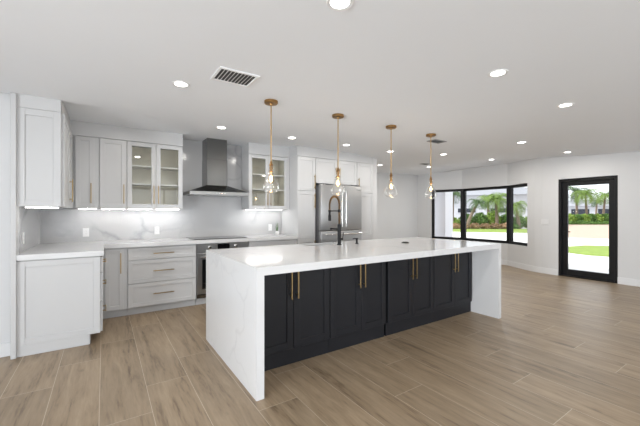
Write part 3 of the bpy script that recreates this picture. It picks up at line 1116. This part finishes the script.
t = thing('potted_plant', 'small green sprig in a white pot in front of the backsplash beside the pantry', 'plant', (2.585, 5.27, CT1))
M_leaf = paint('sprig_green', (0.09, 0.17, 0.06), 0.6, 0.3, 40)
M_soil = paint('potting_soil', (0.035, 0.025, 0.018), 0.9, 0.3, 60)
b = MB(); b.lathe([(0.020, 0), (0.030, 0.01), (0.034, 0.035), (0.028, 0.058), (0.024, 0.060), (0.024, 0.052), (0.0, 0.052)], 20, cap1=False); b.build('pot', M_plastic, t, True)
b = MB(); b.lathe([(0.022, 0.0525), (0.022, 0.054)], 16); b.build('soil', M_soil, t)
b = MB()
for k in range(26):
    a = k * 2.4; r = 0.010 + 0.028 * random.random(); h = 0.10 + 0.13 * random.random()
    c, s = math.cos(a), math.sin(a)
    b.tube([(0, 0, 0.05), (c * r * .4, s * r * .4, h * .6), (c * r, s * r, h)], 0.0012, 4)
    for q in range(5):
        f = 0.5 + 0.12 * q
        px, py, pz = c * r * f, s * r * f, h * f + .01
        aa = random.random() * 6.28
        dx, dy = math.cos(aa) * .013, math.sin(aa) * .013
        b.quad([(px, py, pz), (px + dx * .5 - dy * .3, py + dy * .5 + dx * .3, pz + .006), (px + dx, py + dy, pz + .008), (px + dx * .5 + dy * .3, py + dy * .5 - dx * .3, pz + .004)])
b.build('foliage', M_leaf, t)

# ------------------------------------------------------------------ outdoors
GZ = -0.12
M_pave = paint('pale_concrete', (0.74, 0.73, 0.71), 0.8, 0.05, 1.5)
M_paver = paint('pink_pavers', (0.50, 0.37, 0.29), 0.85, 0.10, 8)
M_grass = paint('lawn_green', (0.22, 0.31, 0.05), 0.9, 0.35, 3.5, 0.5, 60)
M_hedge = paint('hedge_green', (0.10, 0.20, 0.035), 0.7, 0.5, 3)
M_hedge2 = paint('lime_shrub', (0.24, 0.36, 0.06), 0.7, 0.4, 3)
M_red = paint('copper_groundcover', (0.42, 0.27, 0.16), 0.7, 0.4, 2)
M_frond = paint('palm_frond', (0.17, 0.27, 0.045), 0.6, 0.4, 2)
M_frond2 = paint('dark_palm_frond', (0.07, 0.13, 0.04), 0.6, 0.4, 2)
M_trunk = paint('palm_bark', (0.20, 0.15, 0.11), 0.85, 0.3, 6)
M_render = paint('white_render', (0.50, 0.51, 0.55), 0.8, 0.02, 1)
M_roof = paint('grey_roof', (0.30, 0.31, 0.34), 0.7, 0.1, 3)
M_hglass = paint('dark_house_glass', (0.03, 0.035, 0.05), 0.2, 0.1, 2)
M_colw = paint('outdoor_white_wall', (0.84, 0.84, 0.88), 0.7, 0.02, 1)


def P(px, t):
    """point at depth t along the view column px"""
    a = (px - 320) / 325.0
    return Vector(((math.sin(.587) + a * math.cos(.587)) * t, (math.cos(.587) - a * math.sin(.587)) * t))


b = MB(); b.box(9.0, 90, -60, 90, GZ - 0.3, GZ)
b.box(8.0, 9.0, -4.2, 3.9, GZ - .3, GZ)
struct(b.build('ground', M_pave))


def patch(name, pts, z, h, mat, label, cat):
    b = MB()
    b.hexa([(p.x, p.y, GZ + z) for p in pts], [(p.x, p.y, GZ + z + h) for p in pts])
    o = b.build(name, mat)
    return struct(o)


# door view: curved lawn strip and pink forecourt
patch('lawn', [P(556, 12.6), P(572, 11.6), P(590, 11.0), P(640, 10.2), P(700, 9.6), P(700, 13.2), P(612, 13.9), P(585, 14.2), P(566, 13.6)], 0.0, 0.03, M_grass, '', '')
patch('forecourt', [P(548, 19.5), P(640, 17.5), P(760, 17), P(700, 44), P(548, 44)], 0.0, 0.02, M_paver, '', '')
# window view: lawn edge and bed behind
patch('lawn', [P(415, 26), P(470, 24.6), P(540, 23.2), P(540, 29.0), P(415, 31)], 0.0, 0.03, M_grass, '', '')

# the white wing wall standing outside the left window panel
b = MB(); b.box(8.72, 9.10, 6.17, 7.4, GZ, 2.85)
struct(b.build('wall_outside', M_colw))


def leafy(name, label, cat, c, sx, sy, sz, n, mat, size, group=None, z=GZ, core=True):
    """a shrub: leaf blades crowded around a lumpy core"""
    t = thing(name, label, cat, (c.x, c.y, z), 0, group)
    b = MB()
    rnd = random.Random(int(c.x * 97 + c.y * 31))
    for i in range(n):
        u = rnd.uniform(-1, 1); a = rnd.uniform(0, 2 * PI); r = math.sqrt(1 - u * u) * rnd.uniform(.75, 1.08)
        lump = 1 + 0.18 * mnoise.noise(Vector((math.cos(a) * 2 + c.x, math.sin(a) * 2, u * 2)))
        p = Vector((sx * r * math.cos(a) * lump, sy * r * math.sin(a) * lump, sz * .5 * (1 + u * lump)))
        d = Vector((rnd.gauss(0, 1), rnd.gauss(0, 1), rnd.gauss(0.4, 1))).normalized() * size * rnd.uniform(.6, 1.3)
        w = d.cross(Vector((rnd.gauss(0, 1), rnd.gauss(0, 1), rnd.gauss(0, 1)))).normalized() * size * .28
        p.z = max(p.z, 0.02)
        b.quad([p, p + d * .5 + w, p + d, p + d * .5 - w])
    if core:
        m_ = bmesh.new()
        bmesh.ops.create_icosphere(m_, subdivisions=3, radius=1)
        for v in m_.verts:
            k = 1 + 0.15 * mnoise.noise(v.co * 3 + Vector((c.x, 0, 0)))
            v.co = Vector((v.co.x * sx * .85 * k, v.co.y * sy * .85 * k, sz * .5 * (1 + v.co.z * .88 * k)))
            v.co.z = max(v.co.z, 0.0)
        me = bpy.data.meshes.new('tmp'); m_.to_mesh(me); m_.free()
        b.bm.from_mesh(me)
        bpy.data.meshes.remove(me)
    b.build('foliage', mat, t)
    s_ = MB(); s_.tube([(0, 0, 0), (0.02, 0, sz * .45)], [0.05, 0.03], 8); s_.build('stem', M_trunk, t)
    return t


def palm(label, c, h, lean, fl, nf, mat, seed, cat='palm', group=None, tr=0.13, z=GZ):
    t = thing('palm_tree', label, cat, (c.x, c.y, z), 0, group)
    rnd = random.Random(seed)
    L = Vector((lean[0], lean[1], 0))
    pts = [Vector((0, 0, 0)) + L * (s ** 1.5) + Vector((0, 0, h * s)) for s in [k / 9 for k in range(10)]]
    b = MB(); b.tube(pts, [tr * (1.25 - .5 * k / 9) + (0.012 if k % 2 else 0) for k in range(10)], 12); b.build('trunk', M_trunk, t, True)
    top = pts[-1]
    b = MB()
    for f in range(nf):
        a = f * 2.399 + rnd.uniform(-.2, .2)
        el = rnd.uniform(-0.25, 1.25)
        ln = fl * rnd.uniform(.8, 1.1)
        hd = Vector((math.cos(a), math.sin(a), 0))
        p = top.copy()
        e = el
        n = 12
        prev = p.copy()
        spine = [p.copy()]
        for k in range(n):
            d = hd * math.cos(e) + Vector((0, 0, math.sin(e)))
            p = p + d * ln / n
            e -= 0.16 + 0.03 * k * .5
            spine.append(p.copy())
        side = hd.cross(Vector((0, 0, 1)))
        for k in range(1, n + 1):
            for q in (0, .5):
                s0 = spine[k - 1].lerp(spine[k], q)
                dd = (spine[k] - spine[k - 1]).normalized()
                ll = ln * .30 * math.sin(PI * min(1, (k + q) / (n + 1) * .85 + .12))
                for sg in (-1, 1):
                    v = (side * sg * .85 + dd * .55 + Vector((0, 0, -0.35 + rnd.uniform(-.15, .15)))).normalized() * ll
                    w = dd * ln * .011
                    b.quad([s0 - w, s0 + v * .5 - w, s0 + v, s0 + w + v * .4])
        b.tube(spine[::3], [0.02, 0.015, 0.012, 0.008, 0.005][:len(spine[::3])], 5)
    b.build('fronds', mat, t)
    return t


# through the window
palm('leaning palm left of the middle window pane, seen outdoors', P(467, 29), 2.35, (0.7, -0.6), 1.3, 26, M_frond2, 3)
palm('full bright green palm behind the right part of the middle window pane', P(497, 30), 2.7, (0.1, 0.1), 1.9, 34, M_frond, 4)
palm('slender palm just left of the full bright palm outdoors', P(489, 33), 2.9, (-0.1, 0.1), 1.5, 24, M_frond, 9)
palm('green palm behind the narrow right window pane', P(519, 29), 2.1, (-0.2, 0.2), 1.5, 30, M_frond, 5)
palm('dark palm outdoors beside the white wing wall', P(452, 31), 3.2, (0.2, 0.0), 1.5, 26, M_frond2, 6)
for i, px in enumerate((452, 466, 480, 493, 506, 518, 530)):
    lab = ['clipped green hedge bush outdoors next to the white wing wall', 'hedge bush below the leaning palm', 'hedge bush in the middle of the middle window pane',
           'hedge bush below the full bright green palm', 'hedge bush behind the right window mullion', 'hedge bush in the narrow right window pane', 'hedge bush at the right edge of the narrow window pane'][i]
    leafy('hedge_bush', lab, 'bush', P(px, 31.5), 0.62, 0.6, [0.9, 1.25, 1.35, 1.45, 1.2, 1.1, 1.0][i], 900, M_hedge if i % 3 else M_hedge2, 0.22, 'hedge beyond the bow window')
for i, px in enumerate((455, 465, 475, 485, 495, 505, 515)):
    lab = ['coppery ground shrub outdoors nearest the wing wall', 'coppery ground shrub below the leaning palm', 'coppery ground shrub left of centre of the middle pane', 'coppery ground shrub at the centre of the middle pane',
           'coppery ground shrub below the full palm', 'coppery ground shrub behind the right mullion', 'low green ground shrub in the narrow right pane'][i]
    leafy('ground_shrub', lab, 'shrub', P(px, 29.2), 0.46, 0.42, 0.45, 420, M_red if i < 6 else M_hedge, 0.16, 'low planting in front of the hedge')

# through the door
palm('tall palm at the left of the glass door view', P(577, 43), 4.3, (0.3, 0.2), 2.2, 26, M_frond2, 11)
palm('palm in the middle of the glass door view', P(587, 42), 4.0, (0.0, 0.2), 2.3, 34, M_frond, 12)
palm('palm at the right of the glass door view', P(603, 44), 3.8, (0.2, -0.2), 2.0, 28, M_frond, 13)
palm('slim palm between the middle and right palms of the door view', P(596, 48.5), 3.3, (0.0, -0.1), 1.5, 22, M_frond2, 14)
for i, px in enumerate((570, 577, 584, 591, 598, 605, 612)):
    lab = ['lime green bush at the left edge of the door glass', 'bush below the left palm of the door view', 'lime bush below the middle palm', 'bush right of the middle palm', 'lime bush left of the right palm', 'bush below the right palm of the door view', 'lime bush at the right edge of the door glass'][i]
    leafy('garden_bush', lab, 'bush', P(px, 41.5), 0.5, 0.5, 1.15, 700, M_hedge2 if i % 2 == 0 else M_hedge, 0.3, 'bushes across the forecourt')
    leafy('edging_plant', lab.replace('bush', 'edging plant').replace('lime green', 'dark').replace('lime', 'dark'), 'plant', P(px + 1, 40.0), 0.44, 0.4, 0.35, 250, M_hedge, 0.2, 'dark edging below the bushes')


def house(label, c, yaw, w, d, h, wins, roof=True):
    t = thing('house', label, 'house', (c.x, c.y, GZ), yaw)
    b = MB(); b.box(-w / 2, w / 2, 0, d, 0, h, 0.02); wl = b.build('wall', M_render, t)
    for (x0, x1, z0, z1) in wins:
        f = MB(); f.box(x0 - .08, x1 + .08, -0.05, -0.001, z0 - .08, z1 + .08); fo = f.build('window', M_render, t)
        g = MB(); g.box(x0, x1, -0.07, -0.051, z0, z1)
        for m_ in ():
            pass
        g.build('pane', M_hglass, fo)
    if roof:
        b = MB(); b.hexa([(-w / 2 - .5, -.5, h + .001), (w / 2 + .5, -.5, h + .001), (w / 2 + .5, d + .5, h + .001), (-w / 2 - .5, d + .5, h + .001)],
                         [(-w / 2 + 2, d * .4, h + 1.1), (w / 2 - 2, d * .4, h + 1.1), (w / 2 - 2, d * .6, h + 1.1), (-w / 2 + 2, d * .6, h + 1.1)])
        b.build('roof', M_roof, t)
    return t


hy = -PI / 2 - 0.1   # the fronts look back towards the room
house('white house with dark windows across the forecourt behind the door palms', P(591, 54), -PI / 2 + 0.25, 16, 7, 2.6,
      [(-2.6, -0.2, 0.5, 2.1), (0.9, 2.6, 0.5, 2.1), (3.6, 4.6, 0.5, 2.1), (-5.4, -4.2, 0.5, 2.1)])
house('white two-storey house with dark slatted windows behind the bow window palms', P(472, 40), -PI / 2 + 0.55, 15, 6, 3.6,
      [(-6.6, -4.6, 0.9, 1.3), (-6.6, -4.6, 1.7, 2.1), (-6.6, -4.6, 2.5, 2.9), (-1.6, 0.4, 1.5, 2.0), (2.0, 4.2, 1.5, 2.0)])
